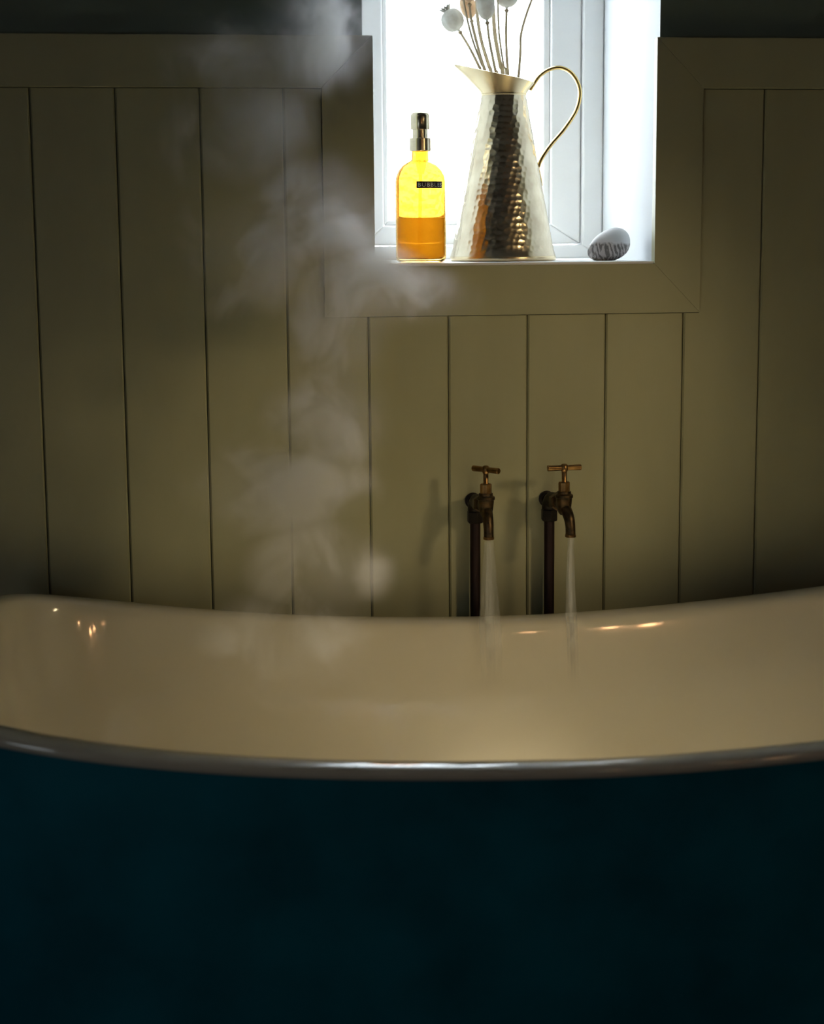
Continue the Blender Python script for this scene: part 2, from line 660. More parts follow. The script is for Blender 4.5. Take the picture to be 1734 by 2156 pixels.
# sill board: narrow nose between the casings, wide in the reveal
bm = bmesh.new()
poly = [(IN_L + 0.001, -0.007), (IN_R - 0.001, -0.007), (IN_R - 0.001, 0.0125), (XR - 0.0005, 0.0125), (XR - 0.0005, 0.40), (XL + 0.0005, 0.40), (XL + 0.0005, 0.0125), (IN_L + 0.001, 0.0125)]
lo = [bm.verts.new((x, y, 1.1068 if y < 0.012 else 1.0868)) for x, y in poly]
hi = [bm.verts.new((x, y, SILL)) for x, y in poly]
bm.faces.new(hi)
bm.faces.new(lo[::-1])
for i in range(8):
    bm.faces.new((lo[i], lo[(i + 1) % 8], hi[(i + 1) % 8], hi[i]))
o = from_bm('window_sill', bm, WHITE)
md = o.modifiers.new('bevel', 'BEVEL')
md.width = 0.001
md.segments = 2
md.limit_method = 'ANGLE'
wpart('window_sill', o)

# fixed frame (outer), stepped back to the casement
FX0, FX1, FZ0, FZ1 = XL + 0.0005, XR - 0.0005, SILL + 0.0003, ZT - 0.001


def frame_piece(name, poly, y0, y1):
    return wpart(name, prism(name, poly, y0, y1, WHITE, bevel=0.003))


def ring_frame(n_stile, n_rail, x0, x1, z0, z1, w, y0, y1):
    wl_, wr_, wb_, wt_ = w
    gg = 0.0002
    frame_piece(n_stile, [(x0, z0), (x0 + wl_, z0 + wb_), (x0 + wl_, z1 - wt_), (x0, z1)], y0, y1)
    frame_piece(n_stile, [(x1, z0), (x1, z1), (x1 - wr_, z1 - wt_), (x1 - wr_, z0 + wb_)], y0, y1)
    frame_piece(n_rail, [(x0 + gg, z0), (x1 - gg, z0), (x1 - wr_ - gg, z0 + wb_), (x0 + wl_ + gg, z0 + wb_)], y0, y1)
    frame_piece(n_rail, [(x0 + gg, z1), (x0 + wl_ + gg, z1 - wt_), (x1 - wr_ - gg, z1 - wt_), (x1 - gg, z1)], y0, y1)


ring_frame('frame_jamb', 'frame_rail', FX0, FX1, FZ0, FZ1, (0.034, 0.036, 0.024, 0.036), 0.385, 0.50)
cx0, cx1, cz0, cz1 = FX0 + 0.0355, FX1 - 0.0375, FZ0 + 0.0255, FZ1 - 0.0375
ring_frame('casement_stile', 'casement_rail', cx0, cx1, cz0, cz1, (0.036, 0.054, 0.034, 0.045), 0.398, 0.445)
ring_frame('glazing_bead', 'glazing_bead', cx0 + 0.0362, cx1 - 0.0542, cz0 + 0.0342, cz1 - 0.0452, (0.009, 0.013, 0.010, 0.010), 0.406, 0.416)
bm = bmesh.new()
box_bm(bm, cx0 + 0.0365, cx1 - 0.0545, 0.4175, 0.4215, cz0 + 0.0345, cz1 - 0.0455)
wpart('pane', from_bm('pane', bm, PANE))

# ------------------------------------------------------------------ bathtub
TX, TA, TB, TROT = 0.063, 0.78, 0.377, -0.05
TY = -0.085 - TB
tub = tag(empty('bathtub', (TX, TY, 0.0)), 'large freestanding bath with cream enamel inside and dark navy outside', 'bathtub')
NT = 240
TN = 6.8
# parameter spread evenly along the plan outline
_t = np.linspace(0, 2 * PI, 20001)


def plan(t, a, b):
    c, s = np.cos(t), np.sin(t)
    return a * np.sign(c) * np.abs(c) ** (2 / TN), b * np.sign(s) * np.abs(s) ** (2 / TN)


_x, _yy = plan(_t, TA, TB)
_s = np.concatenate([[0], np.cumsum(np.hypot(np.diff(_x), np.diff(_yy)))])
TH = np.interp(np.linspace(0, _s[-1], NT, endpoint=False), _s, _t)


def rim_z(lx):
    return np.where(lx > 0, 0.0755 * np.abs(lx / TA) ** 1.6, 0.0735 * np.abs(lx / TA) ** 2.37) + 0.5575


RX, RY = plan(TH, TA, TB)
RZ = rim_z(RX)
_dx, _dy = np.roll(RX, -1) - np.roll(RX, 1), np.roll(RY, -1) - np.roll(RY, 1)
_l = np.hypot(_dx, _dy)
NX, NY = _dy / _l, -_dx / _l


def tub_xy(lx, ly):
    return lx * math.cos(TROT) - ly * math.sin(TROT), lx * math.sin(TROT) + ly * math.cos(TROT)


def loft(name, rings, mat, close_v=False, cap_last=False):
    bm = bmesh.new()
    V = []
    for (lx, ly, lz) in rings:
        X, Y = tub_xy(lx, ly)
        V.append([bm.verts.new((X[k], Y[k], lz[k])) for k in range(NT)])
    pairs = list(zip(V, V[1:])) + ([(V[-1], V[0])] if close_v else [])
    for A, B in pairs:
        for k in range(NT):
            bm.faces.new((A[k], A[(k + 1) % NT], B[(k + 1) % NT], B[k]))
    if cap_last:
        c = bm.verts.new(np.mean([v.co for v in V[-1]], axis=0).tolist())
        for k in range(NT):
            bm.faces.new((V[-1][k], V[-1][(k + 1) % NT], c))
    return from_bm(name, bm, mat, tub, smooth=True)


# rim section: broad shallow crown, rounded outer edge, tucked under
sec = [(0.035 * math.sin(math.radians(t)), 0.0112 - 0.035 + 0.035 * math.cos(math.radians(t))) for t in range(-22, 23, 4)]
sec += [(0.0101 + 0.008 * math.sin(math.radians(t)), 0.0013 + 0.008 * math.cos(math.radians(t))) for t in range(32, 206, 13)]
sec += [(0.002, -0.0060), (-0.008, -0.0055), (-0.0118, 0.0040)]
loft('rim', [(RX + NX * c, RY + NY * c, RZ + z) for c, z in sec], ENAMEL, close_v=True)
BASIN_Z = 0.17
INNER = [(0.0080, 0.0104), (0.0118, 0.0094), (0.0150, 0.0074), (0.0178, 0.0036), (0.0200, -0.0020), (0.0222, -0.010), (0.0255, -0.024), (0.0310, -0.048), (0.0400, -0.090), (0.0520, -0.145), (0.0660, -0.205), (0.0840, -0.265), (0.1080, -0.320), (0.1450, -0.362), (0.1950, -0.384), (0.2650, -0.3875)]


def wall_rings(prof, zend):
    out = []
    for ins, fr in prof:
        sx, sy = (TA - ins) / TA, (TB - ins) / TB
        out.append((RX * sx, RY * sy, RZ - 0.002 - (RZ - 0.002 - zend) * fr))
    return out


brings = []
for ins, dz in INNER:
    # near the lip follow the rim's sweep, lower down level out to the flat floor
    f = min(1.0, max(0.0, -dz / 0.3875))
    zz = (RZ + dz) * (1 - f) + (0.5575 + dz) * f
    brings.append((RX * (TA - ins) / TA, RY * (TB - ins) / TB, zz))
loft('basin', brings, ENAMEL, cap_last=True)
outer = [(0.003, 0.012), (0.004, 0.03), (0.007, 0.09), (0.014, 0.22), (0.024, 0.42), (0.038, 0.64), (0.054, 0.82), (0.068, 0.94), (0.078, 1.0)]
loft('outer_shell', wall_rings(outer, 0.055), NAVY)
prings = []
for ins, z in ((0.074, 0.06), (0.062, 0.05), (0.058, 0.012), (0.058, 0.0)):
    prings.append((RX * (TA - ins) / TA, RY * (TB - ins) / TB, np.full(NT, z)))
loft('plinth', prings, NAVY, cap_last=True)

# ------------------------------------------------------------------ taps
def make_tap(px, body_y, hx, turn, handle_deg, label):
    """px: pipe x on the wall, hx: x of the tap body; turn: spout swing about the body axis"""
    t = tag(empty('bath_tap', (px, -0.022, 0.0)), label, 'tap', 'pair of brass taps on the wall')
    base = Vector((px, -0.022, 0.0))
    R3 = lambda v: Vector(v) - base

    def T(name, pts, rad, mat, **k):
        return tube(name, [R3(p) for p in pts], rad, mat, t, **k)
    P = Vector((px, -0.022, 0))
    B = Vector((hx, body_y, 0))
    # riser pipe and its wall clip
    T('riser_pipe', [(px, -0.022, 0.002), (px, -0.022, 0.3), (px, -0.022, 0.716)], 0.0083, COPPER, seg=20)
    T('compression_nut', [(px, -0.022, z) for z in (0.706, 0.708, 0.7235, 0.7255)], [0.0118, 0.0132, 0.0132, 0.0118], IRON, seg=6, sharp=20)
    # elbow: from the riser up and forward into the tap inlet
    d = (B - P)
    d.z = 0
    dn = d.normalized()
    zc = 0.742
    el = []
    for k in range(9):
        a = PI / 2 * k / 8
        q = P + dn * (0.014 * (1 - math.cos(a)))
        el.append((q.x, q.y, 0.726 + (zc - 0.726) * math.sin(a)))
    q = P + dn * 0.030
    el.append((q.x, q.y, zc))
    T('elbow', el, [0.0118] * 9 + [0.0118], IRON, seg=16, up=Vector((dn.y, -dn.x, 0)))
    T('wall_bracket', [(px, 0.0005, zc - 0.004), (px, -0.004, zc - 0.004), (px, -0.005, zc - 0.004), (px, -0.013, zc - 0.004)], [0.0130, 0.0130, 0.0105, 0.0105], IRON, seg=20, up=Vector((0, 0, 1)))
    # hex inlet collar
    q0, q1, q2, q3 = P + dn * 0.029, P + dn * 0.032, P + dn * 0.043, P + dn * 0.045
    T('inlet_nut', [(v.x, v.y, zc) for v in (q0, q1, q2, q3)], [0.0125, 0.0148, 0.0148, 0.0125], BRASS_D, seg=6, up=Vector((0, 0, 1)), sharp=20)
    T('inlet_shank', [(v.x, v.y, zc) for v in (P + dn * 0.044, P + dn * (d.length - 0.004))], [0.0098, 0.0105], BRASS_D, seg=18, up=Vector((0, 0, 1)))
    # body
    prof = [(0.0, 0.7245), (0.0060, 0.7255), (0.0088, 0.729), (0.0108, 0.736), (0.0120, 0.746), (0.0124, 0.7515), (0.0138, 0.7525), (0.0138, 0.7565), (0.0122, 0.7575), (0.0108, 0.7585), (0.0106, 0.762), (0.0, 0.762)]
    body = lathe('body', prof, BRASS_D, t, 32, R3((hx, body_y, 0)), cap=False, sharp=30)
    lathe('gland_nut', [(0.0, 0.7615), (0.0088, 0.7615), (0.0090, 0.763), (0.0090, 0.7755), (0.0080, 0.777), (0.0, 0.777)], BRASS, t, 8, R3((hx, body_y, 0)), cap=False, sharp=20)
    lathe('spindle', [(0.0, 0.776), (0.0042, 0.776), (0.0042, 0.7785), (0.0038, 0.779), (0.0041, 0.793), (0.0, 0.793)], BRASS, t, 18, R3((hx, body_y, 0)), cap=False)
    hd = lathe('handle', [(0.0, 0.7905), (0.0044, 0.792), (0.0062, 0.796), (0.0064, 0.7995), (0.0053, 0.803), (0.003, 0.8048), (0.0, 0.8052)], BRASS, t, 22, R3((hx, body_y, 0)), cap=False, sharp=60)
    a = math.radians(handle_deg)
    hv = Vector((math.cos(a), math.sin(a), 0))
    for sgn in (-1, 1):
        bmh = bmesh.new()
        tube_bm(bmh, [hv * sgn * r + Vector((0, 0, 0.7985)) for r in (0.003, 0.0245, 0.0258, 0.0266)], [0.0041, 0.0047, 0.0047, 0.0040], 16, up=Vector((0, 0, 1)))
        ob = from_bm('handle_bar', bmh, BRASS, hd)
        smooth_angle(ob, 35)
    # spout
    sv = Vector((math.sin(turn), -math.cos(turn), 0))
    sp = []
    for (r, z) in ((0.0, 0.737), (0.006, 0.7335), (0.0125, 0.7275), (0.0175, 0.7195), (0.0200, 0.7105), (0.0208, 0.702), (0.0210, 0.6955)):
        q = Vector((hx, body_y, z)) + sv * r
        sp.append(q)
    sp = catmull(sp, 5)
    n = len(sp)
    T('spout', sp, [0.0094 - 0.0018 * min(1, i / n * 1.5) for i in range(n)], BRASS_D, seg=22, up=Vector((sv.y, -sv.x, 0)))
    e = sp[-1]
    T('spout_lip', [e + Vector((0, 0, 0.0028)), e + Vector((0, 0, 0.0020)), e + Vector((0, 0, -0.0012)), e + Vector((0, 0, -0.0018))], [0.0077, 0.0084, 0.0084, 0.0078], BRASS, seg=22, up=Vector((1, 0, 0)))
    return t, e


tapL, endL = make_tap(0.038, -0.086, 0.0445, math.radians(2), -52, 'brass bath tap with handle turned towards the camera, left of the pair')
tapR, endR = make_tap(0.1565, -0.086, 0.1665, math.radians(17), 3, 'brass bath tap with handle parallel to the wall, right of the pair')


# ------------------------------------------------------------------ running water
def stream(e, w0, w1, drift, mat, label, seed):
    r_ = random.Random(seed)
    root = tag(empty('water_stream', (e.x, e.y, e.z)), label, 'water', 'water running from the taps')
    zs_ = [0.5575 + dz for ins, dz in INNER][::-1]
    ys_ = [-0.085 - ins for ins, dz in INNER][::-1]
    N = 30
    for part, (f, nm) in enumerate(((1.0, 'spray_sheet'), (0.42, 'core_jet'))):
        bm = bmesh.new()
        rings = []
        for i in range(N + 1):
            s = i / N
            z = e.z - 0.0005 - (e.z - 0.455) * s
            q = min(1.0, (e.z - z) / 0.13)
            rad = (w0 + (w1 - w0) * q ** 0.8) * f * (1 + 0.04 * r_.uniform(-1, 1))
            yw = interp(zs_, ys_, z) + math.sin(TROT) * (e.x - TX) if z < 0.565 else 1.0
            back = min(e.y - 0.006 * s + rad, yw - 0.0012)         # water slides down the enamel once it meets it
            front = min(e.y - 0.006 * s - rad, back - 0.35 * rad)
            cx_ = e.x + drift * s + 0.0006 * math.sin(9 * s + seed)
            ring = []
            for k in range(28):
                a = 2 * PI * k / 28
                rip = 1 + 0.07 * math.sin(5 * a + seed + 3 * s) * q
                ring.append(bm.verts.new((cx_ + rad * rip * math.cos(a) - e.x, (back + front) / 2 + (back - front) / 2 * math.sin(a) - e.y, z - e.z)))
            rings.append(ring)
        for A, B in zip(rings, rings[1:]):
            for k in range(28):
                bm.faces.new((A[k], A[(k + 1) % 28], B[(k + 1) % 28], B[k]))
        bm.faces.new(rings[0])
        bm.faces.new(rings[-1][::-1])
        from_bm(nm, bm, mat, root, smooth=True)
    return root


stream(endL, 0.0062, 0.0165, 0.001, water_mat('aerated_water', 0.21), 'wide fanned stream of water falling from the left tap', 1)
stream(endR, 0.0042, 0.0085, 0.0015, water_mat('narrow_water', 0.30), 'thin straight stream of water falling from the right tap', 2)

# ------------------------------------------------------------------ amber pump bottle
BX, BY = -0.0305, 0.09
bz = SILL + 0.0002
bot = tag(empty('soap_bottle', (BX, BY, bz)), 'amber glass pump bottle half full, with black label tape, on the window sill', 'bottle')
R0 = 0.0398
outer_p = [(0.0, 0.0012), (0.030, 0.0), (0.0355, 0.0006), (0.0385, 0.003), (R0, 0.0075), (R0, 0.126), (0.0385, 0.1345), (0.0345, 0.1440), (0.0285, 0.1515), (0.0210, 0.1565), (0.0152, 0.1590), (0.0138, 0.1615), (0.0136, 0.1750)]
inner_p = [(0.0120, 0.1750), (0.0122, 0.1620), (0.0138, 0.1575), (0.0200, 0.1545), (0.0275, 0.1495), (0.0330, 0.1425), (0.0367, 0.1340), (0.0378, 0.126), (0.0378, 0.010), (0.0360, 0.0065), (0.0300, 0.0050), (0.0, 0.0060)]
gb = lathe('glass_body', outer_p + inner_p, AMBER, bot, 72, cap=False, sharp=60)
lq = [(0.0, 0.0064), (0.0300, 0.0054), (0.0357, 0.0069), (0.0374, 0.0102), (0.0374, 0.0692), (0.0, 0.0692)]
lathe('liquid', lq, SOAP, bot, 72, cap=False, sharp=40)
lathe('pump_collar', [(0.0, 0.1735), (0.0164, 0.1735), (0.0170, 0.1745), (0.0170, 0.1928), (0.0164, 0.1938), (0.0, 0.1938)], PUMP, bot, 48, cap=False, sharp=30)
lathe('pump_neck', [(0.0, 0.1935), (0.0120, 0.1935), (0.0120, 0.2075), (0.0, 0.2075)], PUMP, bot, 40, cap=False, sharp=30)
lathe('pump_cap', [(0.0, 0.2068), (0.0146, 0.2068), (0.0150, 0.2076), (0.0150, 0.2280), (0.0142, 0.2312), (0.0122, 0.2330), (0.0, 0.2336)], PUMP, bot, 48, cap=False, sharp=40)
tube('dip_tube', [(0.001, 0, 0.173), (0.001, 0, 0.150), (0.001, 0, 0.147), (0.0006, 0, 0.139), (0.0, 0, 0.1385), (-0.001, 0, 0.08), (-0.002, 0, 0.012)], [0.0085, 0.0075, 0.0062, 0.0052, 0.0026, 0.0026, 0.0026], PLASTIC, bot, 16, up=Vector((1, 0, 0)))
# label: strip of tape curved round the glass
phi0 = math.atan2(-0.386 - BX, 2.677 + BY)      # direction to the viewer side


def on_glass(ang, z, r):
    a = -PI / 2 + phi0 + ang
    return Vector((r * math.cos(a), r * math.sin(a), z))


bm = bmesh.new()
A0, A1 = math.radians(-9), math.radians(57)
cols = []
for k in range(25):
    a = A0 + (A1 - A0) * k / 24
    cols.append([bm.verts.new(on_glass(a, z, r)) for z, r in ((0.1152, R0 + 0.0001), (0.1152, R0 + 0.0005), (0.1258, R0 + 0.0005), (0.1258, R0 + 0.0001))])
for A, B in zip(cols, cols[1:]):
    for j in range(4):
        bm.faces.new((A[j], A[(j + 1) % 4], B[(j + 1) % 4], B[j]))
bm.faces.new(cols[0])
bm.faces.new(cols[-1][::-1])
lab = from_bm('label', bm, LABEL, bot)
smooth_angle(lab, 35)
fc = bpy.data.curves.new('lettering', 'FONT')
fc.body = 'BUBBLES'
fc.size = 0.0088
fc.space_character = 1.22
fc.extrude = 0.0
tmp = bpy.data.objects.new('lettering_curve', fc)
COL.objects.link(tmp)
dg = bpy.context.evaluated_depsgraph_get()
me = bpy.data.meshes.new_from_object(tmp.evaluated_get(dg))
bpy.data.objects.remove(tmp)
co = np.array([v.co[:] for v in me.vertices])
xmin, xmax = co[:, 0].min(), co[:, 0].max()
ymin, ymax = co[:, 1].min(), co[:, 1].max()
for v in me.vertices:
    a = math.radians(-5.5) + (v.co.x - xmin) / (xmax - xmin) * math.radians(60)
    z = 0.1205 + ((v.co.y - ymin) / (ymax - ymin) - 0.5) * 0.0060
    v.co = on_glass(a, z, R0 + 0.0007)
me.materials.clear()
link('lettering', me, LETTER, lab)

# ------------------------------------------------------------------ hammered jug
JX, JY = 0.1185, 0.185
jug = tag(empty('brass_jug', (JX, JY, SILL)), 'tall hammered brass jug with curved handle holding dried stems on the window sill', 'jug')
JH, JR0, JR1 = 0.268, 0.0855, 0.0372
NU, NV = 260, 190
uu = np.arange(NU) / NU * 2 * PI
vv = np.linspace(0, 1, NV)
# hammer marks: jittered seeds on the unrolled cone
seeds = []
rows = 29
for r_i in range(rows):
    z = (r_i + 0.5) / rows
    rad = JR0 + (JR1 - JR0) * z
    cnt = max(10, int(2 * PI * rad / 0.0100))
    for k in range(cnt):
        seeds.append(((k + 0.5 * (r_i % 2) + rng.uniform(-.22, .22)) / cnt * 2 * PI, (z + rng.uniform(-.22, .22) / rows)))
seeds = np.array(seeds)
hgt = np.zeros((NV, NU))
for j, v in enumerate(vv):
    near = seeds[np.abs(seeds[:, 1] - v) < 2.2 / rows]
    rad = JR0 + (JR1 - JR0) * v
    du = (uu[:, None] - near[None, :, 0] + PI) % (2 * PI) - PI
    d2 = (du * rad) ** 2 + ((v - near[None, :, 1]) * JH) ** 2
    hgt[j] = np.minimum(d2.min(axis=1), 0.0060 ** 2) / 0.0060 ** 2
bm = bmesh.new()
grid_v = []
for j, v in enumerate(vv):
    flare = 0.0016 * max(0, 1 - v / 0.035) if v < 0.035 else 0
    fade = min(1, v / 0.035) * min(1, (1 - v) / 0.02)
    row = []
    for i in range(NU):
        r = JR0 + (JR1 - JR0) * v ** 0.97 + flare + 0.00062 * hgt[j, i] * fade
        row.append(bm.verts.new((r * math.cos(uu[i]), r * math.sin(uu[i]), 0.008 + v * (JH - 0.008))))
    grid_v.append(row)
for A, B in zip(grid_v, grid_v[1:]):
    for i in range(NU):
        bm.faces.new((A[i], A[(i + 1) % NU], B[(i + 1) % NU], B[i]))
from_bm('body', bm, JUG, jug, smooth=True)
lathe('base_ring', [(0.0, 0.001), (0.082, 0.0004), (0.0868, 0.0006), (0.0880, 0.002), (0.0872, 0.0075), (0.0862, 0.0095), (0.0, 0.0095)], JUG_S, jug, 96, cap=False, sharp=50)
lathe('neck_band', [(0.0370, JH - 0.002), (0.0384, JH - 0.0012), (0.0388, JH), (0.0384, JH + 0.0012), (0.0370, JH + 0.002)], JUG_S, jug, 72, cap=False, sharp=60)
# flared collar with pouring lip towards -X
bm = bmesh.new()
NC, NR = 96, 14


def collar_pt(ph, s, off):
    c, s_ = math.cos(ph), math.sin(ph)
    # bottom circle
    b0 = Vector((JR1 * c, JR1 * s_, JH))
    # rim outline: lip at -X
    lip = max(0.0, -c)
    xr = 0.0515 * c - 0.032 * lip ** 3.2
    yr = 0.0500 * s_ * (1 - 0.25 * lip ** 4)
    zr = JH + 0.0180 + (0.0515 - xr) / (0.0515 + 0.0835) * 0.0305 - 0.0030 * math.sin(PI * (0.0515 - xr) / 0.135)
    p1 = Vector((xr, yr, zr))
    q = s ** 1.12
    p = Vector((b0.x + (p1.x - b0.x) * q, b0.y + (p1.y - b0.y) * q, b0.z + (p1.z - b0.z) * s))
    n = Vector((c, s_, -0.4)).normalized()
    return p - n * off


ringsO = [[bm.verts.new(collar_pt(2 * PI * k / NC, j / NR, 0)) for k in range(NC)] for j in range(NR + 1)]
ringsI = [[bm.verts.new(collar_pt(2 * PI * k / NC, j / NR, 0.0012)) for k in range(NC)] for j in range(NR + 1)]
seq = ringsO + ringsI[::-1]
for A, B in zip(seq, seq[1:]):
    for k in range(NC):
        bm.faces.new((A[k], A[(k + 1) % NC], B[(k + 1) % NC], B[k]))
o = from_bm('collar', bm, JUG_S, jug)
smooth_angle(o, 50)
# handle: strap in the XZ plane
hp = [(0.0445, 0, 0.2755), (0.0515, 0, 0.2860), (0.0610, 0, 0.2985), (0.0760, 0, 0.3085), (0.0945, 0, 0.3120), (0.1125, 0, 0.3045), (0.1250, 0, 0.2870), (0.1282, 0, 0.2670), (0.1215, 0, 0.2420), (0.1020, 0, 0.2130), (0.0800, 0, 0.1880), (0.0650, 0, 0.1665), (0.0592, 0, 0.1520)]
hpts = catmull(hp, 8)
tube('handle', hpts, [0.0038] * len(hpts), JUG_H, jug, 14, flat=(1.35, 0.85), up=Vector((0, 1, 0)))
tail = catmull([(0.0594, 0, 0.1530), (0.0602, 0, 0.1440), (0.0622, 0, 0.1340), (0.0648, 0, 0.1220)], 6)
tube('handle_tail', tail, [0.0034 + 0.0030 * math.sin(PI * min(1, i / (len(tail) - 1)) * 0.9) for i in range(len(tail))], JUG_H, jug, 12, flat=(1.3, 0.42), up=Vector((0, 1, 0)))
lathe('rivet', [(0.0, 0.0), (0.0032, 0.0), (0.0030, 0.0015), (0.0018, 0.0026), (0.0, 0.003)], JUG_H, jug, 16, (0.0462, 0, 0.2790), cap=False, rot=(0, math.radians(120), 0), sharp=60)

# ------------------------------------------------------------------ dried poppies standing in the jug
def jw(u, v, dy=0.0):
    """helper table values: x,z around the jug mouth measured at the jug's own distance (1262 px per metre)"""
    return Vector((JX + (u - 1058) / 1262.0 + 0.006, JY + dy, 1.3775 + (202 - v) / 1262.0 * 1.0))


def poppy(stem_px, pod, dy, tan, label, r_stem=0.0014):
    r_stem *= 1.6
    """stem_px listed from the pod end down to the mouth of the jug"""
    pts = [jw(u, v, dy * k) for (u, v), k in zip(stem_px, np.linspace(1, 0.5, len(stem_px)))]
    foot = Vector((JX + (pts[-1].x - JX) * -0.35, JY + dy * -0.2, 1.24))
    root = tag(empty('dried_poppy' if pod else 'dried_stalk', foot), label, 'dried flower', 'dried stems in the brass jug')
    P = catmull([p - foot for p in pts] + [Vector((0, 0, 0))], 7)
    tube('stem', P, [r_stem * (0.85 + 0.3 * i / len(P)) for i in range(len(P))], STEM, root, 8, up=Vector((0, 1, 0)))
    if pod:
        rw, rh = pod
        d = (P[0] - P[4]).normalized()
        q = d.to_track_quat('Z', 'Y').to_euler()
        m = POD_T if tan else POD
        lathe('stem_knot', [(0.0, -0.003), (0.0016, -0.0025), (0.0034, 0.0), (0.0038, 0.0016), (0.0022, 0.003), (0.0016, 0.004), (0.0, 0.004)], STEM, root, 14, P[0], cap=False, rot=q, sharp=60)
        prof = [(0.0018, 0.002), (0.0020, 0.005)]
        base = 0.006
        for k in range(1, 17):
            a = PI * k / 17
            rr = rw * math.sin(a) ** 0.85
            prof.append((max(rr, 0.0022), base + rh * (1 - math.cos(a))))
        prof.append((0.0, base + 2 * rh))
        bmz = None
        pd = lathe('seed_pod', prof, m, root, 40, P[0], cap=False, rot=q, sharp=80)
        for v in pd.data.vertices:       # shallow ribs
            a = math.atan2(v.co.y, v.co.x)
            k = 1 + 0.025 * math.cos(10 * a)
            v.co.x *= k
            v.co.y *= k
        # crown disc with points
        bm = bmesh.new()
        NCW = 40
        zt = 2 * rh + base
        c0 = bm.verts.new((0, 0, zt + 0.0042))
        ring1, ring2 = [], []
        for k in range(NCW):
            a = 2 * PI * k / NCW
            rad = rw * (0.50 + 0.11 * math.cos(10 * a))
            ring1.append(bm.verts.new((rad * math.cos(a), rad * math.sin(a), zt + 0.0052 + 0.0022 * math.cos(10 * a))))
            ring2.append(bm.verts.new((0.55 * rad * math.cos(a), 0.55 * rad * math.sin(a), zt - 0.0006)))
        c1 = bm.verts.new((0, 0, zt - 0.0008))
        for k in range(NCW):
            k2 = (k + 1) % NCW
            bm.faces.new((c0, ring1[k], ring1[k2]))
            bm.faces.new((ring1[k], ring2[k], ring2[k2], ring1[k2]))
            bm.faces.new((ring2[k], c1, ring2[k2]))
        cr = from_bm('crown', bm, m, pd, smooth=True)
    return root


poppy([(966, 74), (984, 104), (1003, 142), (1010, 165)], (0.0185, 0.0180), 0.018, False, 'round pale dried poppy head with a spiky crown, lowest and leftmost in the jug')
poppy([(979, 24), (984, 60), (996, 105), (1008, 142), (1014, 165)], (0.0190, 0.0185), -0.012, True, 'tan dried poppy head just above the lowest pale one, cut by the top edge')
poppy([(992, 50), (1000, 85), (1010, 125), (1020, 155), (1024, 170)], (0.0130, 0.0200), 0.030, True, 'small slender tan dried poppy head behind the long pale pod')
poppy([(1015, 60), (1019, 90), (1027, 128), (1034, 158), (1038, 172)], (0.0150, 0.0260), -0.015, False, 'long oval pale grey dried poppy head in the middle of the bunch')
poppy([(1058, 33), (1057, 70), (1058, 115), (1061, 158), (1060, 175)], (0.0185, 0.0190), 0.0, False, 'greyish round dried poppy head on an upright stem, rightmost of the heads')
poppy([(957, -45), (968, 30), (984, 92), (1003, 140), (1012, 165)], (0.0180, 0.0185), -0.022, False, 'thin dark stem leaning left across the lowest poppy head, its head above the picture', 0.0011)
poppy([(1029, -60), (1032, 20), (1036, 80), (1047, 140), (1052, 170)], (0.0170, 0.0185), 0.012, False, 'thick pale stem right of the long pod, its head above the picture', 0.0021)
poppy([(1037, -40), (1038, 20), (1041, 80), (1050, 140), (1056, 172)], (0.0160, 0.0170), -0.01, False, 'fine stem close beside the thick pale one, its head above the picture', 0.0010)
poppy([(1003, -55), (1000, 20), (1008, 85), (1024, 140), (1030, 168)], (0.0165, 0.0175), 0.022, True, 'stem behind the long pale pod, its head above the picture', 0.0018)
poppy([(1128, -45), (1114, 0), (1099, 40), (1088, 80), (1087, 112), (1083, 163), (1078, 182)], None, 0.0, False, 'bare wiry stalk bent outwards on the right of the jug mouth', 0.0013)

# ------------------------------------------------------------------ pebble
bm = bmesh.new()
bmesh.ops.create_icosphere(bm, subdivisions=4, radius=1.0)
for v in bm.verts:
    n = v.co.normalized()
    k = 1 + 0.06 * math.sin(3 * n.x + 1.2) + 0.05 * math.sin(2.6 * n.y + 2 * n.z) - 0.05 * n.x * n.z
    v.co = Vector((n.x * 0.0385, n.y * 0.029, n.z * 0.0235)) * k
    if n.x > 0:
        v.co.z *= 1 + 0.18 * n.x
peb_R = Matrix.Rotation(math.radians(-28), 4, 'Y')
bmesh.ops.transform(bm, matrix=peb_R, verts=bm.verts)
zmin = min(v.co.z for v in bm.verts)
for v in bm.verts:                       # small flat where it rests
    if v.co.z < zmin + 0.0022:
        v.co.z = zmin + 0.0022
zmin += 0.0022
peb = from_bm('pebble', bm, stone_mat(), smooth=True)
peb.location = (0.2785, 0.10, SILL - zmin + 0.0002)
tag(peb, 'grey and white banded pebble tilted on the right end of the window sill', 'stone')

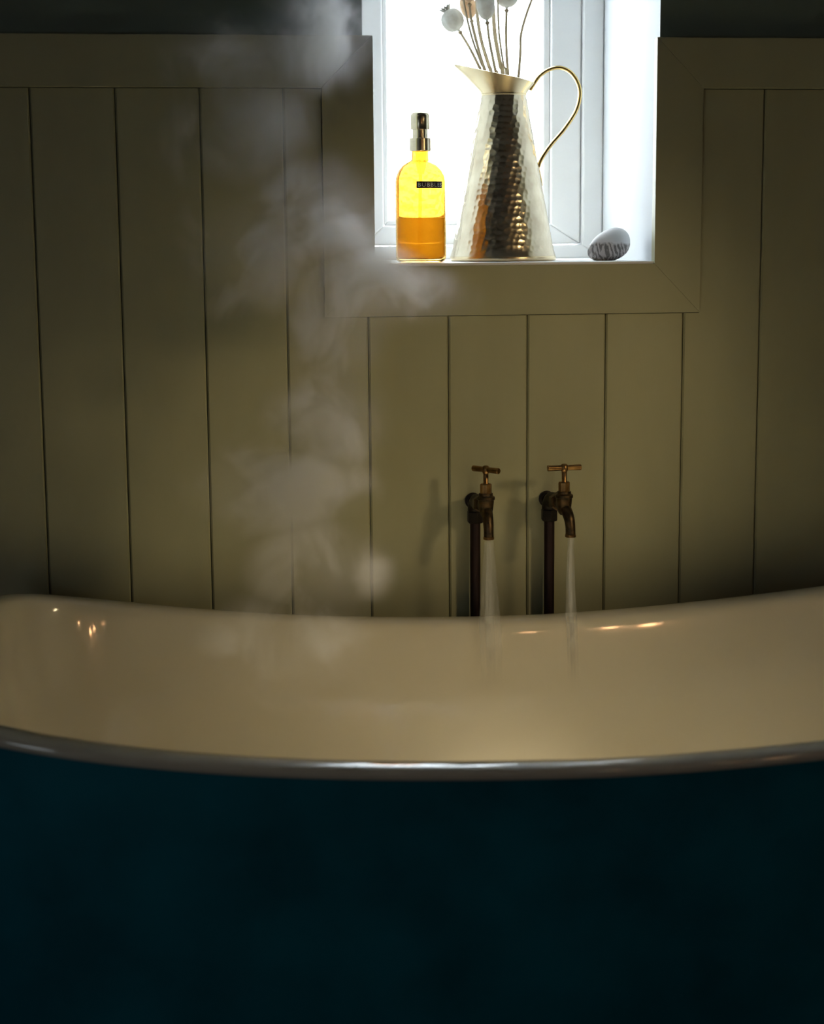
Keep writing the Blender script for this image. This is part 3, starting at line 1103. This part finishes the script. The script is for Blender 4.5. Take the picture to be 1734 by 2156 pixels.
# ------------------------------------------------------------------ steam
def steam(name, blobs, label, dens, nscale, lo, hi, seed):
    """blobs: (x,y,z, rx,ry,rz, weight)"""
    bm = bmesh.new()
    for (x, y, z, rx, ry, rz, w) in blobs:
        mtx = Matrix.Translation((x, y, z)) @ Matrix.Diagonal((rx, ry, rz, 1))
        bmesh.ops.create_icosphere(bm, subdivisions=3, radius=1.0, matrix=mtx)
    m, nt, b = mat_new(name + '_vapour')
    nt.nodes.remove(b)
    out = nt.nodes['Material Output']
    tcn = nt.nodes.new('ShaderNodeTexCoord')
    acc = None
    for (x, y, z, rx, ry, rz, w) in blobs:
        sb = nt.nodes.new('ShaderNodeVectorMath')
        sb.operation = 'SUBTRACT'
        sb.inputs[1].default_value = (x, y, z)
        nt.links.new(tcn.outputs['Object'], sb.inputs[0])
        ml = nt.nodes.new('ShaderNodeVectorMath')
        ml.operation = 'MULTIPLY'
        ml.inputs[1].default_value = (1 / rx, 1 / ry, 1 / rz)
        nt.links.new(sb.outputs[0], ml.inputs[0])
        ln = nt.nodes.new('ShaderNodeVectorMath')
        ln.operation = 'LENGTH'
        nt.links.new(ml.outputs[0], ln.inputs[0])
        rm = nt.nodes.new('ShaderNodeMapRange')
        rm.interpolation_type = 'SMOOTHSTEP'
        rm.inputs['From Min'].default_value = 0.98
        rm.inputs['From Max'].default_value = 0.0
        rm.inputs['To Max'].default_value = w
        nt.links.new(ln.outputs['Value'], rm.inputs['Value'])
        if acc is None:
            acc = rm.outputs[0]
        else:
            ad = nt.nodes.new('ShaderNodeMath')
            ad.operation = 'MAXIMUM'
            nt.links.new(acc, ad.inputs[0])
            nt.links.new(rm.outputs[0], ad.inputs[1])
            acc = ad.outputs[0]
    mp = nt.nodes.new('ShaderNodeMapping')
    mp.inputs['Location'].default_value = (seed, seed * 0.7, -seed)
    mp.inputs['Scale'].default_value = (1.0, 0.8, 0.85)
    nt.links.new(tcn.outputs['Object'], mp.inputs[0])
    nz = nt.nodes.new('ShaderNodeTexNoise')
    nz.inputs['Scale'].default_value = nscale
    nz.inputs['Detail'].default_value = 4.0
    nz.inputs['Roughness'].default_value = 0.55
    nz.inputs['Distortion'].default_value = 0.5
    nt.links.new(mp.outputs[0], nz.inputs['Vector'])
    r2 = nt.nodes.new('ShaderNodeMapRange')
    r2.interpolation_type = 'SMOOTHSTEP'
    r2.inputs['From Min'].default_value = lo
    r2.inputs['From Max'].default_value = hi
    r2.inputs['To Min'].default_value = 0.05
    nt.links.new(nz.outputs['Fac'], r2.inputs['Value'])
    mu = nt.nodes.new('ShaderNodeMath')
    mu.operation = 'MULTIPLY'
    nt.links.new(acc, mu.inputs[0])
    nt.links.new(r2.outputs[0], mu.inputs[1])
    mu2 = nt.nodes.new('ShaderNodeMath')
    mu2.operation = 'MULTIPLY'
    mu2.inputs[1].default_value = dens
    nt.links.new(mu.outputs[0], mu2.inputs[0])
    vs = nt.nodes.new('ShaderNodeVolumeScatter')
    vs.inputs['Color'].default_value = (0.97, 0.95, 1.0, 1)
    vs.inputs['Anisotropy'].default_value = 0.25
    nt.links.new(mu2.outputs[0], vs.inputs['Density'])
    nt.links.new(vs.outputs[0], out.inputs['Volume'])
    o = from_bm(name, bm, m)
    rmod = o.modifiers.new('remesh', 'REMESH')
    rmod.mode = 'VOXEL'
    rmod.voxel_size = 0.016
    o['kind'] = 'stuff'
    o['label'] = label
    o['category'] = 'steam'
    return o


steam('steam', [
    (-0.275, -0.34, 0.590, 0.15, 0.090, 0.10, 0.50),
    (-0.230, -0.33, 0.700, 0.12, 0.090, 0.10, 0.70),
    (-0.280, -0.32, 0.815, 0.16, 0.090, 0.090, 0.95),
    (-0.215, -0.31, 0.905, 0.105, 0.085, 0.10, 1.2),
    (-0.200, -0.28, 1.010, 0.095, 0.080, 0.10, 1.0),
    (-0.150, -0.24, 1.080, 0.12, 0.075, 0.080, 1.7),
    (-0.060, -0.21, 1.065, 0.09, 0.060, 0.055, 0.60),
    (-0.215, -0.23, 1.180, 0.12, 0.080, 0.10, 1.2),
    (-0.320, -0.23, 1.130, 0.12, 0.080, 0.12, 0.65),
    (-0.330, -0.21, 1.300, 0.14, 0.075, 0.11, 0.35),
    (-0.345, -0.20, 1.400, 0.13, 0.070, 0.08, 0.45),
    (-0.215, -0.20, 1.430, 0.13, 0.070, 0.10, 0.55),
], 'pale wisps of steam rising from the bath across the panelled wall', 100.0, 9.0, 0.45, 0.66, 3.1)
